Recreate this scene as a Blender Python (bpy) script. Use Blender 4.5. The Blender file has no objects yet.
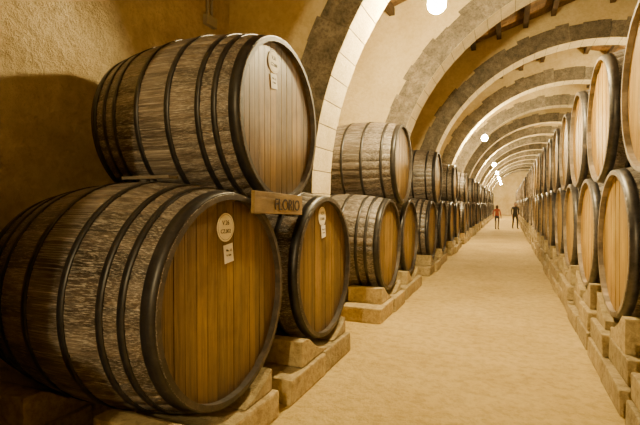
import bpy, bmesh, math, random
from mathutils import Vector, Matrix
random.seed(7)
S=bpy.context.scene
COL=S.collection
def link(o,parent=None):
    COL.objects.link(o)
    if parent: o.parent=parent
    return o
# ---------------------------------------------------------------- materials
def newmat(name):
    m=bpy.data.materials.new(name); m.use_nodes=True
    nt=m.node_tree; b=nt.nodes['Principled BSDF']
    return m,nt,b
def N(nt,t,**kw):
    n=nt.nodes.new(t)
    for k,v in kw.items(): setattr(n,k,v)
    return n
def ramp(nt,stops,interp='LINEAR'):
    r=nt.nodes.new('ShaderNodeValToRGB'); cr=r.color_ramp; cr.interpolation=interp
    while len(cr.elements)<len(stops): cr.elements.new(.5)
    for e,(p,c) in zip(cr.elements,stops):
        e.position=p; e.color=(*c,1)
    return r
def coords(nt,scale=(1,1,1),rnd=True):
    tc=N(nt,'ShaderNodeTexCoord'); mp=N(nt,'ShaderNodeMapping')
    mp.inputs['Scale'].default_value=scale
    nt.links.new(tc.outputs['Object'],mp.inputs['Vector'])
    if rnd:
        oi=N(nt,'ShaderNodeObjectInfo'); mu=N(nt,'ShaderNodeMath',operation='MULTIPLY'); mu.inputs[1].default_value=53.
        nt.links.new(oi.outputs['Random'],mu.inputs[0]); nt.links.new(mu.outputs[0],mp.inputs['Location'])
    return mp
def noise(nt,vec,scale,detail=6,rough=.6):
    n=N(nt,'ShaderNodeTexNoise'); n.inputs['Scale'].default_value=scale
    n.inputs['Detail'].default_value=detail; n.inputs['Roughness'].default_value=rough
    nt.links.new(vec.outputs[0],n.inputs['Vector']); return n
def mix(nt,a,b,f,mode='MIX'):
    m=N(nt,'ShaderNodeMix',data_type='RGBA',blend_type=mode)
    for s,i in ((a,6),(b,7)):
        if isinstance(s,tuple): m.inputs[i].default_value=(*s,1)
        else: nt.links.new(s,m.inputs[i])
    if isinstance(f,(int,float)): m.inputs[0].default_value=f
    else: nt.links.new(f,m.inputs[0])
    return m.outputs[2]
def bump(nt,b,h,strength=.3,dist=.02):
    n=N(nt,'ShaderNodeBump'); n.inputs['Strength'].default_value=strength; n.inputs['Distance'].default_value=dist
    nt.links.new(h,n.inputs['Height']); nt.links.new(n.outputs[0],b.inputs['Normal'])
def wood(name,dark,mid,light,scale,wear=(.0,.0,.0),wearamt=0,rough=.6,plankvar=.45,edge=None,stain=(.50,.48,.46),wr=(.50,.72)):
    m,nt,b=newmat(name)
    v=coords(nt,scale); n=noise(nt,v,2.2,9,.68)
    r=ramp(nt,[(.3,dark),(.5,mid),(.72,light)]); nt.links.new(n.outputs[0],r.inputs[0])
    at=N(nt,'ShaderNodeAttribute',attribute_name='plank')
    oi=N(nt,'ShaderNodeObjectInfo')
    ad=N(nt,'ShaderNodeMath',operation='MULTIPLY_ADD'); ad.inputs[1].default_value=7.3
    nt.links.new(oi.outputs['Random'],ad.inputs[0]); nt.links.new(at.outputs['Fac'],ad.inputs[2])
    fr=N(nt,'ShaderNodeMath',operation='FRACT'); nt.links.new(ad.outputs[0],fr.inputs[0])
    mr=N(nt,'ShaderNodeMapRange'); mr.inputs['To Min'].default_value=1-plankvar; mr.inputs['To Max'].default_value=1.0+plankvar*.25
    nt.links.new(fr.outputs[0],mr.inputs[0])
    c=mix(nt,r.outputs[0],mr.outputs[0],1.0,'MULTIPLY')
    v2=coords(nt,(1,1,1)); n2=noise(nt,v2,2.0,6,.65)
    r2=ramp(nt,[(.38,stain),(.6,(1,1,1))]); nt.links.new(n2.outputs[0],r2.inputs[0])
    c=mix(nt,c,r2.outputs[0],.85,'MULTIPLY')
    if wearamt:
        v3=coords(nt,(scale[0]*.8,scale[1]*1.5,scale[2]*1.5)); n3=noise(nt,v3,5,8,.75)
        r3=ramp(nt,[(wr[0],(0,0,0)),(wr[1],(1,1,1))]); nt.links.new(n3.outputs[0],r3.inputs[0])
        mm=N(nt,'ShaderNodeMath',operation='MULTIPLY'); mm.inputs[1].default_value=wearamt
        nt.links.new(r3.outputs[0],mm.inputs[0])
        c=mix(nt,c,wear,mm.outputs[0])
    if edge:
        tc=N(nt,'ShaderNodeTexCoord'); sp=N(nt,'ShaderNodeSeparateXYZ'); cb=N(nt,'ShaderNodeCombineXYZ')
        nt.links.new(tc.outputs['Object'],sp.inputs[0]); nt.links.new(sp.outputs[1],cb.inputs[1]); nt.links.new(sp.outputs[2],cb.inputs[2])
        ln=N(nt,'ShaderNodeVectorMath',operation='LENGTH'); nt.links.new(cb.outputs[0],ln.inputs[0])
        a2=N(nt,'ShaderNodeMath',operation='MULTIPLY_ADD'); a2.inputs[1].default_value=.35; nt.links.new(n2.outputs[0],a2.inputs[0]); nt.links.new(ln.outputs['Value'],a2.inputs[2])
        r4=ramp(nt,[(.45,(1,1,1)),(.82,edge)]); nt.links.new(a2.outputs[0],r4.inputs[0])
        c=mix(nt,c,r4.outputs[0],1.0,'MULTIPLY')
    nt.links.new(c,b.inputs['Base Color']); b.inputs['Roughness'].default_value=rough
    bump(nt,b,n.outputs[0],.4,.008)
    return m
M_stave=wood('stave_oak_weathered',(.050,.038,.028),(.145,.115,.086),(.32,.265,.20),(.45,22,22),(.60,.55,.47),.85,.42,.6,stain=(.30,.265,.24),wr=(.50,.67))
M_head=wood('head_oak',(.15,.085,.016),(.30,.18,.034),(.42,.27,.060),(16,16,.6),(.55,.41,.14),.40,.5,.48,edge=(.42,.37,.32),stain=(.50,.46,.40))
M_headR=wood('head_oak_lit',(.44,.265,.045),(.62,.40,.075),(.75,.52,.12),(16,16,.6),(.80,.61,.22),.25,.5,.30,edge=(.62,.55,.46),stain=(.68,.62,.54))  # light oak, with warm lamp light on the right row put into its colour
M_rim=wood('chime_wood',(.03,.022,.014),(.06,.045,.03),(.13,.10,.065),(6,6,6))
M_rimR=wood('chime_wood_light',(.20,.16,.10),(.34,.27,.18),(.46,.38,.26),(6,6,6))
M_board=wood('pine_board',(.24,.14,.03),(.40,.26,.07),(.50,.34,.10),(14,1.5,14),rough=.6)
M_slat=wood('grey_slat',(.10,.08,.05),(.20,.16,.11),(.3,.25,.18),(2,14,14),rough=.6)
def metal(name='hoop_iron',k=1):
    m,nt,b=newmat(name); v=coords(nt); n=noise(nt,v,9,6,.7)
    r=ramp(nt,[(.35,(.016*k,.015*k,.015*k)),(.6,(.036*k,.033*k,.032*k)),(.8,(.11*k,.085*k,.06*k))]); nt.links.new(n.outputs[0],r.inputs[0])
    nt.links.new(r.outputs[0],b.inputs['Base Color']); b.inputs['Metallic'].default_value=.35; b.inputs['Roughness'].default_value=.42
    bump(nt,b,n.outputs[0],.2,.004); return m
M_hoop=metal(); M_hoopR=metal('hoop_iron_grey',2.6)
def stone(name,cols,scale=3,bs=.6,bd=.03,rough=.9,rnd=True,fine=28,lo=(.72,.70,.66),pr=.62,stain=None):
    m,nt,b=newmat(name); v=coords(nt,(1,1,1),rnd)
    n=noise(nt,v,scale,8,.65); n2=noise(nt,v,fine,6,.72)
    r=ramp(nt,[(.3,cols[0]),(.5,cols[1]),(.7,cols[2])]); nt.links.new(n.outputs[0],r.inputs[0])
    at=N(nt,'ShaderNodeAttribute',attribute_name='plank')
    r2=ramp(nt,[(.36,lo),(.56,(1,1,1))]); nt.links.new(n2.outputs[0],r2.inputs[0])
    c=mix(nt,r.outputs[0],r2.outputs[0],.85,'MULTIPLY')
    if stain:
        n4=noise(nt,v,.55,7,.62); r4=ramp(nt,[(.36,stain),(.56,(1,1,1))]); nt.links.new(n4.outputs[0],r4.inputs[0])
        c=mix(nt,c,r4.outputs[0],1.0,'MULTIPLY')
    mr=N(nt,'ShaderNodeMapRange'); mr.inputs['To Min'].default_value=1.0; mr.inputs['To Max'].default_value=pr
    nt.links.new(at.outputs['Fac'],mr.inputs[0])
    c=mix(nt,c,mr.outputs[0],1.0,'MULTIPLY')
    nt.links.new(c,b.inputs['Base Color']); b.inputs['Roughness'].default_value=rough
    h=mix(nt,n.outputs[0],n2.outputs[0],.6)
    bump(nt,b,h,bs,bd); return m
M_plaster=stone('rough_plaster',[(.60,.48,.25),(.72,.595,.335),(.79,.67,.41)],2.2,1.0,.15,fine=11,lo=(.82,.78,.70),stain=(.84,.78,.68))
M_span=stone('spandrel_plaster',[(.62,.50,.25),(.72,.60,.32),(.78,.66,.39)],1.6,.8,.06,fine=14,lo=(.87,.83,.75),stain=(.83,.76,.64))
M_vous=stone('voussoir_stone',[(.16,.14,.10),(.275,.235,.165),(.41,.355,.25)],6,1.0,.06,lo=(.50,.48,.46),pr=.66)
M_soff=stone('soffit_stone',[(.58,.48,.26),(.71,.60,.35),(.79,.68,.43)],3,.8,.04,pr=.78,lo=(.80,.77,.70))
M_block=stone('tufa_block',[(.40,.30,.13),(.54,.42,.19),(.65,.52,.27)],5,.9,.05,fine=18,lo=(.58,.54,.48))
M_floor=stone('sandy_floor',[(.56,.395,.115),(.67,.495,.16),(.74,.57,.21)],1.0,1.0,.10,rnd=False,fine=10,lo=(.72,.67,.58))
M_roofw=wood('roof_boards',(.18,.10,.035),(.34,.19,.065),(.46,.27,.10),(10,1,10),rough=.7)
M_beam=wood('roof_beams',(.05,.03,.012),(.11,.065,.028),(.18,.11,.05),(10,1,10),rough=.7)
def flat(name,c,r=.7,em=None,metal=0):
    m,nt,b=newmat(name)
    v=coords(nt); n=noise(nt,v,14,4,.6)
    rr=ramp(nt,[(.3,tuple(x*.88 for x in c)),(.7,c)]); nt.links.new(n.outputs[0],rr.inputs[0])
    nt.links.new(rr.outputs[0],b.inputs['Base Color']); b.inputs['Roughness'].default_value=r; b.inputs['Metallic'].default_value=metal
    if em:
        b.inputs['Emission Color'].default_value=(*em[0],1); b.inputs['Emission Strength'].default_value=em[1]
    return m
M_label=flat('label_paint',(.93,.88,.70)); M_paper=flat('paper_tag',(.96,.95,.90)); M_ink=flat('ink',(.02,.014,.01))
M_bulb=flat('lamp_glass',(1,.9,.7),.3,((1.0,.765,.385),2450))
M_black=flat('black_cord',(.02,.02,.02)); M_pipe=flat('conduit_grey',(.35,.33,.28),.5)
# ---------------------------------------------------------------- mesh helpers
def obj_from_bm(name,bm,mats,parent=None,smooth=False):
    me=bpy.data.meshes.new(name); bm.normal_update(); bm.to_mesh(me); bm.free()
    for m in mats: me.materials.append(m)
    o=bpy.data.objects.new(name,me); link(o,parent); return o
def add_box(bm,x0,x1,y0,y1,z0,z1,mi=0,bev=0,pl=None,layer=None,jit=0):
    j=lambda:random.uniform(-jit,jit)
    vs=[bm.verts.new((x+j(),y+j(),z+(j() if z>.01 else 0))) for x in(x0,x1) for y in(y0,y1) for z in(z0,z1)]
    F=[(0,1,3,2),(4,6,7,5),(0,4,5,1),(2,3,7,6),(0,2,6,4),(1,5,7,3)]
    fs=[bm.faces.new([vs[i] for i in f]) for f in F]
    finish(bm,fs,mi,bev,pl,layer)
def finish(bm,fs,mi,bev,pl,layer):
    bmesh.ops.recalc_face_normals(bm,faces=fs)
    for f in fs:
        f.material_index=mi
        if layer is not None: f[layer]=pl if pl is not None else 0
    if bev:
        es=list({e for f in fs for e in f.edges if e.calc_face_angle(0)>.3})
        bmesh.ops.bevel(bm,geom=es,offset=bev,segments=2,affect='EDGES',profile=.6,material=-1)
# ---------------------------------------------------------------- barrel
L=1.47; RH=.672; RB=.762
def rad(x): 
    t=2*x/L
    return RH+(RB-RH)*(1-abs(t)**2.0)
def barrel_mesh(name,nst,hoops,mats,seed):
    rnd=random.Random(seed)
    bm=bmesh.new(); ly=bm.faces.layers.float.new('plank')
    NX=20; xs=[-L/2+L*i/NX for i in range(NX+1)]
    angs=[];ids=[]
    w=[rnd.uniform(.75,1.25) for _ in range(nst)]; tot=sum(w); a=0
    for k in range(nst):
        wk=w[k]/tot*2*math.pi; 
        for f,dr in((0,-.006),(.07,0),(.5,.001),(.93,0)):
            angs.append((a+f*wk,dr)); ids.append(k)
        a+=wk
    pv=[rnd.random() for _ in range(nst)]
    rows=[]
    for x in xs:
        rows.append([bm.verts.new((x,(rad(x)+dr)*math.cos(t),(rad(x)+dr)*math.sin(t))) for t,dr in angs])
    n=len(angs)
    for i in range(NX):
        for j in range(n):
            f=bm.faces.new((rows[i][j],rows[i][(j+1)%n],rows[i+1][(j+1)%n],rows[i+1][j])); f.smooth=True
            f[ly]=pv[ids[j]]; f.material_index=0
    for sgn,row in((-1,rows[0]),(1,rows[-1])):
        x=sgn*L/2
        r1=[bm.verts.new((x,(RH-.034)*math.cos(t),(RH-.034)*math.sin(t))) for t,_ in angs]
        r2=[bm.verts.new((x-sgn*.05,(RH-.034)*math.cos(t),(RH-.034)*math.sin(t))) for t,_ in angs]
        for j in range(n):
            for A,B in((row,r1),(r1,r2)):
                f=bm.faces.new((A[j],A[(j+1)%n],B[(j+1)%n],B[j])); f.material_index=3; f[ly]=pv[ids[j]]
        R=RH-.030; xp=x-sgn*.045; np_=15
        ys=[-R]; ww=[rnd.uniform(.75,1.25) for _ in range(np_)]; tt=sum(ww)
        for q in ww: ys.append(ys[-1]+q/tt*2*R)
        for k in range(np_):
            y0,y1=ys[k]+.0022,ys[k+1]-.0022; p=rnd.random(); off=rnd.uniform(-.002,.002)
            m=5; top=[];bot=[]
            for q in range(m+1):
                y=y0+(y1-y0)*q/m; h=math.sqrt(max(R*R-y*y,0))
                top.append((y,h)); bot.append((y,-h))
            fr=[bm.verts.new((xp+sgn*off,y,z)) for y,z in top+bot[::-1]]
            bk=[bm.verts.new((xp-sgn*.025,y,z)) for y,z in top+bot[::-1]]
            f=bm.faces.new(fr); f.material_index=2; f[ly]=p
            for q in range(len(fr)):
                f=bm.faces.new((fr[q],fr[(q+1)%len(fr)],bk[(q+1)%len(fr)],bk[q])); f.material_index=2; f[ly]=p*.2
        bk=[bm.verts.new((xp-sgn*.02,R*math.cos(t),R*math.sin(t))) for t,_ in angs]
        f=bm.faces.new(bk); f.material_index=3
    K=96
    for cx,wd in hoops:
        x0,x1=cx-wd/2,cx+wd/2; rr=[]
        x0=max(x0,-L/2+.004); x1=min(x1,L/2-.004)
        for x,d in((x0,-.004),(x0,.007),(x1,.007),(x1,-.004)):
            rr.append([bm.verts.new((x,(rad(x)+d)*math.cos(2*math.pi*k/K),(rad(x)+d)*math.sin(2*math.pi*k/K))) for k in range(K)])
        for i in range(3):
            for k in range(K):
                f=bm.faces.new((rr[i][k],rr[i][(k+1)%K],rr[i+1][(k+1)%K],rr[i+1][k])); f.material_index=1; f.smooth=(i==1)
    c=bmesh.ops.create_cone(bm,cap_ends=True,segments=14,radius1=.04,radius2=.034,depth=.03,matrix=Matrix.Translation((0,0,RB+.004)))
    for v in c['verts']:
        for f in v.link_faces: f.material_index=3
    bmesh.ops.recalc_face_normals(bm,faces=bm.faces[:])
    me=bpy.data.meshes.new(name); bm.to_mesh(me); bm.free()
    for m in mats: me.materials.append(m)
    return me
h8=[(-.69,.08),(-.54,.042),(-.41,.042),(-.15,.046),(.15,.046),(.41,.042),(.54,.042),(.69,.08)]
h6=[(-.69,.08),(-.50,.045),(-.17,.045),(.17,.045),(.50,.045),(.69,.08)]
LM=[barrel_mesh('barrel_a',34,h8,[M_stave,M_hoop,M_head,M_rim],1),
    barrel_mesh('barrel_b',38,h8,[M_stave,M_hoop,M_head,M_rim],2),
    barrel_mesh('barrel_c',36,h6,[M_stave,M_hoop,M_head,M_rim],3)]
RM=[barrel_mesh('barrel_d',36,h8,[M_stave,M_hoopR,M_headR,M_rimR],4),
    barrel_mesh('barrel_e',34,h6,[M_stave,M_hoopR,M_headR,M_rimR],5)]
XL=-1.6; XR=.87; ZL=.97; ZU=2.235; SR=.96; ZRL=1.22; ZRU=2.46; YR=4.67; SPR=1.6
BAY=4.12; Y1=2.34; NB=14
def barrel(me,x,y,z,s=1):
    o=bpy.data.objects.new('wine_barrel',me); link(o); o.location=(x,y,z); o.scale=(s,s,s)
    return o
front={}
for k in range(-1,NB):
    yb=Y1+k*BAY
    for t,(dy,z) in enumerate(((0,ZL),(1.6,ZL),(.8,ZU))):
        jit=0 if k in(0,) else random.uniform(-.03,.03)
        s=.985 if t<2 else .945
        mi=(k*3+t*2+(0 if t<2 else 1))%3
        if k==0: mi=(0,2,1)[t]
        o=barrel(LM[mi],XL-L*s/2+jit-(.05 if k==0 and t==2 else 0),yb+dy,z,s)
        o.rotation_euler=(math.radians(random.uniform(-6,6)),0,0)
        if k==0: front[t]=o; o.rotation_euler=(0,0,0)
nR=int((NB*BAY)/SPR)
for k in range(-2,nR):
    y=YR+(k-1)*SPR
    for m_,yy,zz in((k,y,ZRL),(k+1,y+SPR/2,ZRU)):
        o=barrel(RM[m_%2],XR+L*SR/2+random.uniform(-.02,.02),yy,zz,SR); o.rotation_euler=(math.radians(random.uniform(-6,6)),0,0)
# ---------------------------------------------------------------- plinths (stone saddles)
def plinth(yb,xf,sgn,zc,R,hb,top,lo=(-.92,.50),up=(-.66,.46)):
    bm=bmesh.new(); ly=bm.faces.layers.float.new('plank')
    for n_,(xa,xb) in enumerate(((-.08,.45),(.98,1.44))):
        nc=2 if hb>.25 else 1
        for c in range(nc):
            y=lo[0]+c*.08; ye=lo[1]
            nb=2; 
            for q in range(nb):
                y0=y+(ye-y)*q/nb; y1=y+(ye-y)*(q+1)/nb
                a=xf+sgn*(xa+random.uniform(-.03,.03)+c*.02); b=xf+sgn*xb
                add_box(bm,min(a,b),max(a,b),yb+y0+.004,yb+y1-.004,hb*c/nc+(.002 if c else 0),hb*(c+1)/nc-.002,0,.018,random.random(),ly,.007)
        for y0,y1 in((up[0],-.10),(.10,up[1])):
            a=xf+sgn*(xa+.05+random.uniform(-.015,.015)); b=xf+sgn*xb
            pts=[(y0,hb+.002),(y1,hb+.002)]
            M=10; arc=[]
            for i in range(M+1):
                y=y1+(y0-y1)*i/M; z=zc-math.sqrt(max(R*R-y*y,0)) if abs(y)<R else 9
                arc.append((y,max(min(z,top),hb+.01)))
            pts+=arc
            A=[bm.verts.new((a,yb+p,q)) for p,q in pts]; B=[bm.verts.new((b,yb+p,q)) for p,q in pts]
            fs=[bm.faces.new(A),bm.faces.new(B[::-1])]
            for i in range(len(pts)):
                j=(i+1)%len(pts); fs.append(bm.faces.new((A[i],B[i],B[j],A[j])))
            finish(bm,fs,0,.008,random.random(),ly)
    return obj_from_bm('stone_plinth',bm,[M_block])
for k in range(-1,NB):
    for d in(0,1.6): plinth(Y1+k*BAY+d,XL,-1,ZL,.757,.205,.42)
for k in range(-2,nR):
    plinth(YR+(k-1)*SPR,XR,1,ZRL,.740,.40,.68,(-.85,.60),(-.62,.52))
def board(name,cx,cy,cz,sx,sy,sz,rot=(0,0,0),mat=M_board):
    bm=bmesh.new(); ly=bm.faces.layers.float.new('plank')
    add_box(bm,-sx/2,sx/2,-sy/2,sy/2,-sz/2,sz/2,0,min(sx,sy,sz)*.12,.2,ly,.001)
    o=obj_from_bm(name,bm,[mat]); o.location=(cx,cy,cz); o.rotation_euler=rot; return o
# ---------------------------------------------------------------- labels
def text(s,size,parent,loc,mat=M_ink):
    c=bpy.data.curves.new('lettering','FONT'); c.body=s; c.size=size; c.align_x='CENTER'; c.align_y='CENTER'; c.extrude=.0008
    c.materials.append(mat); o=bpy.data.objects.new('lettering',c); link(o,parent); o.location=loc
    o.rotation_euler=(math.pi/2,0,math.pi/2); return o
def labels(b,yc,zc,t1,t2,py,pz):
    xf=L/2-.041
    bm=bmesh.new(); 
    bmesh.ops.create_circle(bm,cap_ends=True,segments=40,radius=.092)
    r=bmesh.ops.extrude_face_region(bm,geom=bm.faces[:])
    for v in r['geom']:
        if isinstance(v,bmesh.types.BMVert): v.co.z+=.002
    o=obj_from_bm('painted_roundel',bm,[M_label],b); o.location=(xf,yc,zc); o.rotation_euler=(math.pi/2,0,math.pi/2)
    bm=bmesh.new()
    K=40; 
    A=[bm.verts.new((.080*math.cos(6.2832*i/K),.080*math.sin(6.2832*i/K),0)) for i in range(K)]
    B=[bm.verts.new((.082*math.cos(6.2832*i/K),.082*math.sin(6.2832*i/K),0)) for i in range(K)]
    for i in range(K): bm.faces.new((A[i],B[i],B[(i+1)%K],A[(i+1)%K]))
    o=obj_from_bm('roundel_ring',bm,[M_ink],b); o.location=(xf+.0026,yc,zc); o.rotation_euler=(math.pi/2,0,math.pi/2)
    text(t1,.042,b,(xf+.0026,yc,zc+.028)); text(t2,.036,b,(xf+.0026,yc,zc-.026))
    bm=bmesh.new(); add_box(bm,-.001,.001,-.050,.050,-.060,.060)
    o=obj_from_bm('paper_tag',bm,[M_paper],b); o.location=(xf+.002,py,pz); o.rotation_euler=(.12,0,0)
    text('No. 12',.022,b,(xf+.0042,py,pz+.02)); text('lt. 1650',.016,b,(xf+.0042,py,pz-.012))
labels(front[0],-.02,.46,'V.26','CZ.002',.01,.29)
labels(front[1],-.05,.49,'V.27','CZ.003',-.02,.34)
labels(front[2],-.11,.47,'V.31','CZ.008',-.11,.31)
sb=board('stenciled_sign_board',XL+.03,Y1+.56,1.572,.03,.74,.155,(math.radians(-2),0,0))
text('FLORIO',.12,sb,(.0178,.11,-.01))
board('wooden_slat',XL-.70,Y1+.02,ZL+.751+.033,.42,.10,.022,(.02,0,0),M_slat)
# ---------------------------------------------------------------- architecture
XW=-3.4; XWR=7.2; XC=1.9; RA=4.1; ZS=1.7; RO=4.56
EZ=5.27; RZ=6.95
def roofz(x): return EZ+(RZ-EZ)*(1-abs(x-XC)/(XC-XW))
TH=.6
def arch_mesh():
    bm=bmesh.new(); ly=bm.faces.layers.float.new('plank')
    K=64; r0=RO-.07
    def ring(y):
        inn=[];out=[]
        for i in range(K+1):
            t=math.pi-math.pi*i/K; x=XC+r0*math.cos(t)
            inn.append(bm.verts.new((x,y,ZS+r0*math.sin(t)))); out.append(bm.verts.new((x,y,roofz(x)-.005)))
        return inn,out
    a=ring(0.015);b=ring(TH-.015)
    for i in range(K):
        for q in((a[0][i],a[0][i+1],a[1][i+1],a[1][i]),(b[0][i],b[1][i],b[1][i+1],b[0][i+1]),
                 (a[0][i],b[0][i],b[0][i+1],a[0][i+1]),(a[1][i],a[1][i+1],b[1][i+1],b[1][i])):
            bm.faces.new(q)
    for x0,x1 in((XW+.001,XC-r0),(XC+r0,XWR-.001)):
        vs=[bm.verts.new((x,y,z)) for y in(.015,TH-.015) for x,z in((x0,0),(x1,0),(x1,roofz(x1)-.005),(x0,roofz(x0)-.005))]
        for f in((0,1,2,3),(7,6,5,4),(1,5,6,2),(0,3,7,4)): bm.faces.new([vs[i] for i in f])
    bmesh.ops.recalc_face_normals(bm,faces=bm.faces[:])
    n=45
    for i in range(n):
        t0=math.pi*i/n+.0003; t1=math.pi*(i+1)/n-.0003; ro=RO+random.uniform(-.05,.05); p=random.random(); y0=random.uniform(-.008,.006)
        vs=[]
        for y in(y0,TH-y0):
            for r,t in((RA,t0),(RA,t1),(ro,t1),(ro,t0)):
                vs.append(bm.verts.new((XC+r*math.cos(t),y,ZS+r*math.sin(t))))
        fs=[]
        for f in((0,1,2,3),(7,6,5,4),(0,4,5,1),(1,5,6,2),(2,6,7,3),(3,7,4,0)):
            fs.append(bm.faces.new([vs[q] for q in f]))
        bmesh.ops.recalc_face_normals(bm,faces=fs)
        for q,f in enumerate(fs):
            f.material_index=2 if q==2 else 1; f[ly]=p*(.5 if q==2 else 1)
        es=list({e for f in fs for e in f.edges})
        bmesh.ops.bevel(bm,geom=es,offset=.005,segments=2,affect='EDGES',material=-1)
    for sgn in(-1,1):
        z=0
        while z<ZS-.02:
            h=min(.285,ZS-z)
            a_,b_=XC+sgn*RA,XC+sgn*(RO+random.uniform(-.03,.03))
            add_box(bm,min(a_,b_),max(a_,b_),0,TH,z+.002,z+h-.002,2,.006,random.random()*.5,ly)
            z+=h
    me=bpy.data.meshes.new('stone_arch'); bm.to_mesh(me); bm.free()
    me.materials.append(M_span); me.materials.append(M_vous); me.materials.append(M_soff); return me
AM=arch_mesh()
YA=4.90
for k in range(-2,NB+1):
    o=bpy.data.objects.new('stone_arch',AM); link(o); o.location=(0,YA+k*BAY-(.2 if k==-1 else 0),0)
YB=-7.4; YF=YA+NB*BAY+3.0
def boxobj(name,x0,x1,y0,y1,z0,z1,mat):
    bm=bmesh.new(); add_box(bm,x0,x1,y0,y1,z0,z1); return obj_from_bm(name,bm,[mat])
boxobj('floor',XW-.3,XWR+.3,YB-.3,YF+.3,-.2,0,M_floor)
boxobj('wall_left',XW-.3,XW,YB,YF,0,EZ+.1,M_plaster)
boxobj('wall_right',XWR,XWR+.3,YB,YF,0,EZ+.1,M_plaster)
boxobj('wall_back',XW-.3,XWR+.3,YB-.3,YB,0,RZ+.3,M_plaster)
boxobj('wall_far',XW-.3,XWR+.3,YF,YF+.3,0,RZ+.3,M_span)
bm=bmesh.new(); ly=bm.faces.layers.float.new('plank')
y=YB
while y<YF:
    w=.22
    for sx in(XW-.3,XWR+.3):
        p=random.random()
        vs=[bm.verts.new(q) for q in((sx,y,roofz(sx)),(XC,y,RZ),(XC,y+w-.012,RZ),(sx,y+w-.012,roofz(sx)),
             (sx,y,roofz(sx)+.06),(XC,y,RZ+.06),(XC,y+w-.012,RZ+.06),(sx,y+w-.012,roofz(sx)+.06))]
        for f in((0,1,2,3),(7,6,5,4),(0,4,5,1),(1,5,6,2),(2,6,7,3),(3,7,4,0)):
            ff=bm.faces.new([vs[q] for q in f]); ff[ly]=p
    y+=w
for sx in(XW-.3,XWR+.3):
    vs=[bm.verts.new(q) for q in((sx,YB-.3,roofz(sx)+.05),(XC,YB-.3,RZ+.05),(XC,YF+.3,RZ+.05),(sx,YF+.3,roofz(sx)+.05))]
    f=bm.faces.new(vs); f[ly]=.9
bmesh.ops.recalc_face_normals(bm,faces=bm.faces[:])
obj_from_bm('ceiling',bm,[M_roofw])
bm=bmesh.new(); ly=bm.faces.layers.float.new('plank')
x=XW+.5
while x<XWR-.3:
    z=roofz(x)
    if abs(x-XC)<.35: x+=.66; continue
    for k in range(-3,NB+1):
        y0=YA+k*BAY+TH-.1; y1=YA+(k+1)*BAY+.1
        add_box(bm,x-.06,x+.06,max(y0,YB),min(y1,YF),z-.17,z-.02,0,0,random.random(),ly)
    x+=.66
obj_from_bm('roof_purlins',bm,[M_beam])
def tube(name,pts,r,mat,parent=None):
    c=bpy.data.curves.new(name,'CURVE'); c.dimensions='3D'; c.bevel_depth=r; c.bevel_resolution=3; c.materials.append(mat)
    s=c.splines.new('POLY'); s.points.add(len(pts)-1)
    for p,q in zip(s.points,pts): p.co=(*q,1)
    o=bpy.data.objects.new(name,c); link(o,parent); return o
cd=bpy.data.objects.new('electrical_conduit',None); link(cd)
tube('pipe_1',[(XW+.03,4.42,3.85),(XW+.03,4.42,5.2)],.018,M_pipe,cd)
tube('pipe_2',[(XW+.03,4.50,3.85),(XW+.03,4.50,5.2)],.018,M_pipe,cd)
bm=bmesh.new(); add_box(bm,XW,XW+.07,4.36,4.56,3.74,3.86,0,.01); obj_from_bm('junction_box',bm,[M_pipe],cd)
# lamps
BR=.115
def lamp(x,y,z):
    e=bpy.data.objects.new('pendant_lamp',None); link(e); e.location=(x,y,z)
    bm=bmesh.new(); bmesh.ops.create_uvsphere(bm,u_segments=16,v_segments=9,radius=BR)
    for v in bm.verts:
        if v.co.z>0: v.co.z*=1.15
    for f in bm.faces: f.smooth=True
    obj_from_bm('bulb',bm,[M_bulb],e)
    bm=bmesh.new(); bmesh.ops.create_cone(bm,cap_ends=True,segments=20,radius1=.045,radius2=.03,depth=.1,matrix=Matrix.Translation((0,0,.165)))
    obj_from_bm('socket',bm,[M_black],e)
    tube('cord',[(0,0,.17),(0,0,roofz(x)-z)],.006,M_black,e)
XLp=-.85
for y in(5.75,18.1,30.5,38.7,46.9,51,59.4): lamp(XLp,y,4.10)
lamp(-.3,-4.4,4.07)
for y in(14,26.3,42.8): lamp(4.6,y,4.4)  # unseen lamps added in the right nave to brighten vault and walls
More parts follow.
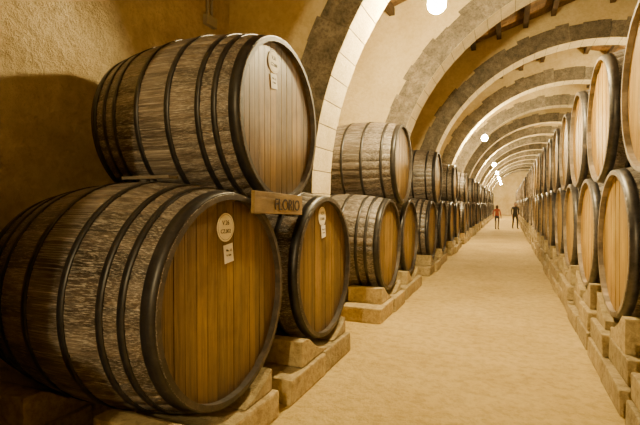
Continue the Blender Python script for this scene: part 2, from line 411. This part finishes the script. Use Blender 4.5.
# ---------------------------------------------------------------- people
def fig(name,h,loc,rotz,cols,stride,hairlong):
    s=h/1.65
    root=bpy.data.objects.new(name,None); link(root); root.location=loc; root.rotation_euler=(0,0,rotz)
    V=[];R=[];E=[]
    def add(p,r,par=None):
        V.append(Vector(p)*s); R.append((r[0]*s,r[1]*s) if isinstance(r,tuple) else (r*s,r*s))
        if par is not None: E.append((par,len(V)-1))
        return len(V)-1
    pel=add((0,0,.92),(.15,.11)); wa=add((0,0,1.06),(.125,.095),pel); ch=add((0,0,1.24),(.15,.105),wa)
    up=add((0,0,1.35),(.12,.085),ch); nk=add((0,0,1.43),.052,up); add((0,-.01,1.50),.05,nk)
    for sg in(-1,1):
        st=stride*sg
        hp=add((sg*.095,0,.84),.088,pel); kn=add((sg*.10,-.05-st*.12,.48),.058,hp); an=add((sg*.105,st*-.22+.02,.09),.040,kn)
        hl=add((sg*.11,st*-.22-.06,.045),.038,an); add((sg*.12,st*-.22-.15,.035),.032,hl)
        sh=add((sg*.175,0,1.355),.055,up); el=add((sg*.23,.03+st*.08,1.09),.042,sh); wr=add((sg*.24,-.03+st*.2,.87),.028,el)
        pm=add((sg*.24,-.05+st*.22,.80),(.018,.036),wr)
        for q,ln in((-.03,.065),(-.01,.078),(.01,.075),(.03,.06)):
            k1=add((sg*.24,-.05+st*.22+q,.765),.009,pm); k2=add((sg*.235,-.055+st*.22+q,.765-ln*.55),.008,k1); add((sg*.225,-.06+st*.22+q,.765-ln),.007,k2)
        tb=add((sg*.225,-.09+st*.22,.80),.010,pm); add((sg*.22,-.105+st*.22,.77),.009,tb)
    me=bpy.data.meshes.new('body'); me.from_pydata(V,E,[]); o=bpy.data.objects.new('body',me); link(o,root)
    md=o.modifiers.new('skin','SKIN'); sub=o.modifiers.new('sub','SUBSURF'); sub.levels=1; sub.render_levels=1
    for i,sv in enumerate(me.skin_vertices[0].data): sv.radius=R[i]; sv.use_root=(i==0)
    dg=bpy.context.evaluated_depsgraph_get(); dg.update()
    nm=bpy.data.meshes.new_from_object(o.evaluated_get(dg)); 
    o.modifiers.clear(); o.data=nm
    nm.materials.clear()
    ms=[flat(name+'_'+n,c) for n,c in zip(('skin','top','trousers','shoes','hair'),cols)]
    for m in ms[:4]: nm.materials.append(m)
    for p in nm.polygons:
        z=p.center.z/s; x=abs(p.center.x)/s; p.use_smooth=True
        if x>.19 and z<.89 and z>.6: mi=0
        elif z>1.43: mi=0
        elif z>.93 or x>.19 and z>.6: mi=1
        elif z>.09: mi=2
        else: mi=3
        p.material_index=mi
    bm=bmesh.new(); bmesh.ops.create_uvsphere(bm,u_segments=24,v_segments=18,radius=.105*s)
    for v in bm.verts:
        v.co.x*=.76; v.co.y*=.92; v.co.z*=1.08
        if v.co.z<0: v.co.x*=1+.9*v.co.z/s; 
        if v.co.y<-.085*s and abs(v.co.x)<.02*s and abs(v.co.z+.01*s)<.03*s: v.co.y-=.02*s
    for f in bm.faces: f.smooth=True
    hd=obj_from_bm('head',bm,[ms[0]],root); hd.location=(0,-.015*s,1.545*s)
    for n_,p_,r_,m_ in(('eye_l',(-.032,-.092,.01),.011,M_black),('eye_r',(.032,-.092,.01),.011,M_black),('mouth',(0,-.083,-.055),.016,flat(name+'_lip',(.35,.12,.09))),('ear_l',(-.08,0,0),.02,ms[0]),('ear_r',(.08,0,0),.02,ms[0])):
        bm=bmesh.new(); bmesh.ops.create_uvsphere(bm,u_segments=10,v_segments=8,radius=r_*s)
        for v in bm.verts:
            if n_=='mouth': v.co.z*=.35
            if n_[:3]=='ear': v.co.x*=.4;v.co.z*=1.4
        q=obj_from_bm(n_,bm,[m_],hd); q.location=Vector(p_)*s
    bm=bmesh.new(); bmesh.ops.create_uvsphere(bm,u_segments=24,v_segments=18,radius=.115*s)
    dl=[v for v in bm.verts if (v.co.y<-.03*s and v.co.z<.045*s) or v.co.z<-(.11 if hairlong else .06)*s]
    bmesh.ops.delete(bm,geom=dl,context='VERTS')
    for v in bm.verts:
        v.co.x*=.79; v.co.y*=.93; v.co.z*=1.06
        if hairlong and v.co.z<-.02*s: v.co.z*=1.9
    for f in bm.faces: f.smooth=True
    hr=obj_from_bm('hair',bm,[ms[4]],hd)
    return root
fig('woman_standing',1.50,(-.62,29.2,0),math.radians(165),[(.6,.36,.24),(.42,.10,.06),(.07,.06,.09),(.03,.02,.02),(.06,.03,.015)],.3,True)
fig('man_walking',1.66,(.42,30.6,0),math.radians(15),[(.5,.3,.2),(.03,.03,.04),(.04,.035,.035),(.02,.02,.02),(.02,.012,.008)],.7,False)
# ---------------------------------------------------------------- world, camera
w=bpy.data.worlds.new('World'); S.world=w; w.use_nodes=True
w.node_tree.nodes['Background'].inputs[0].default_value=(.9,.7,.4,1); w.node_tree.nodes['Background'].inputs[1].default_value=.3
cam=bpy.data.cameras.new('camera'); co=bpy.data.objects.new('camera',cam); link(co)
cam.sensor_width=36; cam.lens=440/640*36; cam.clip_start=.05; cam.clip_end=300
co.location=(0,0,1.57); co.rotation_euler=(math.radians(90-1.1),0,math.atan(188/440))
S.camera=co
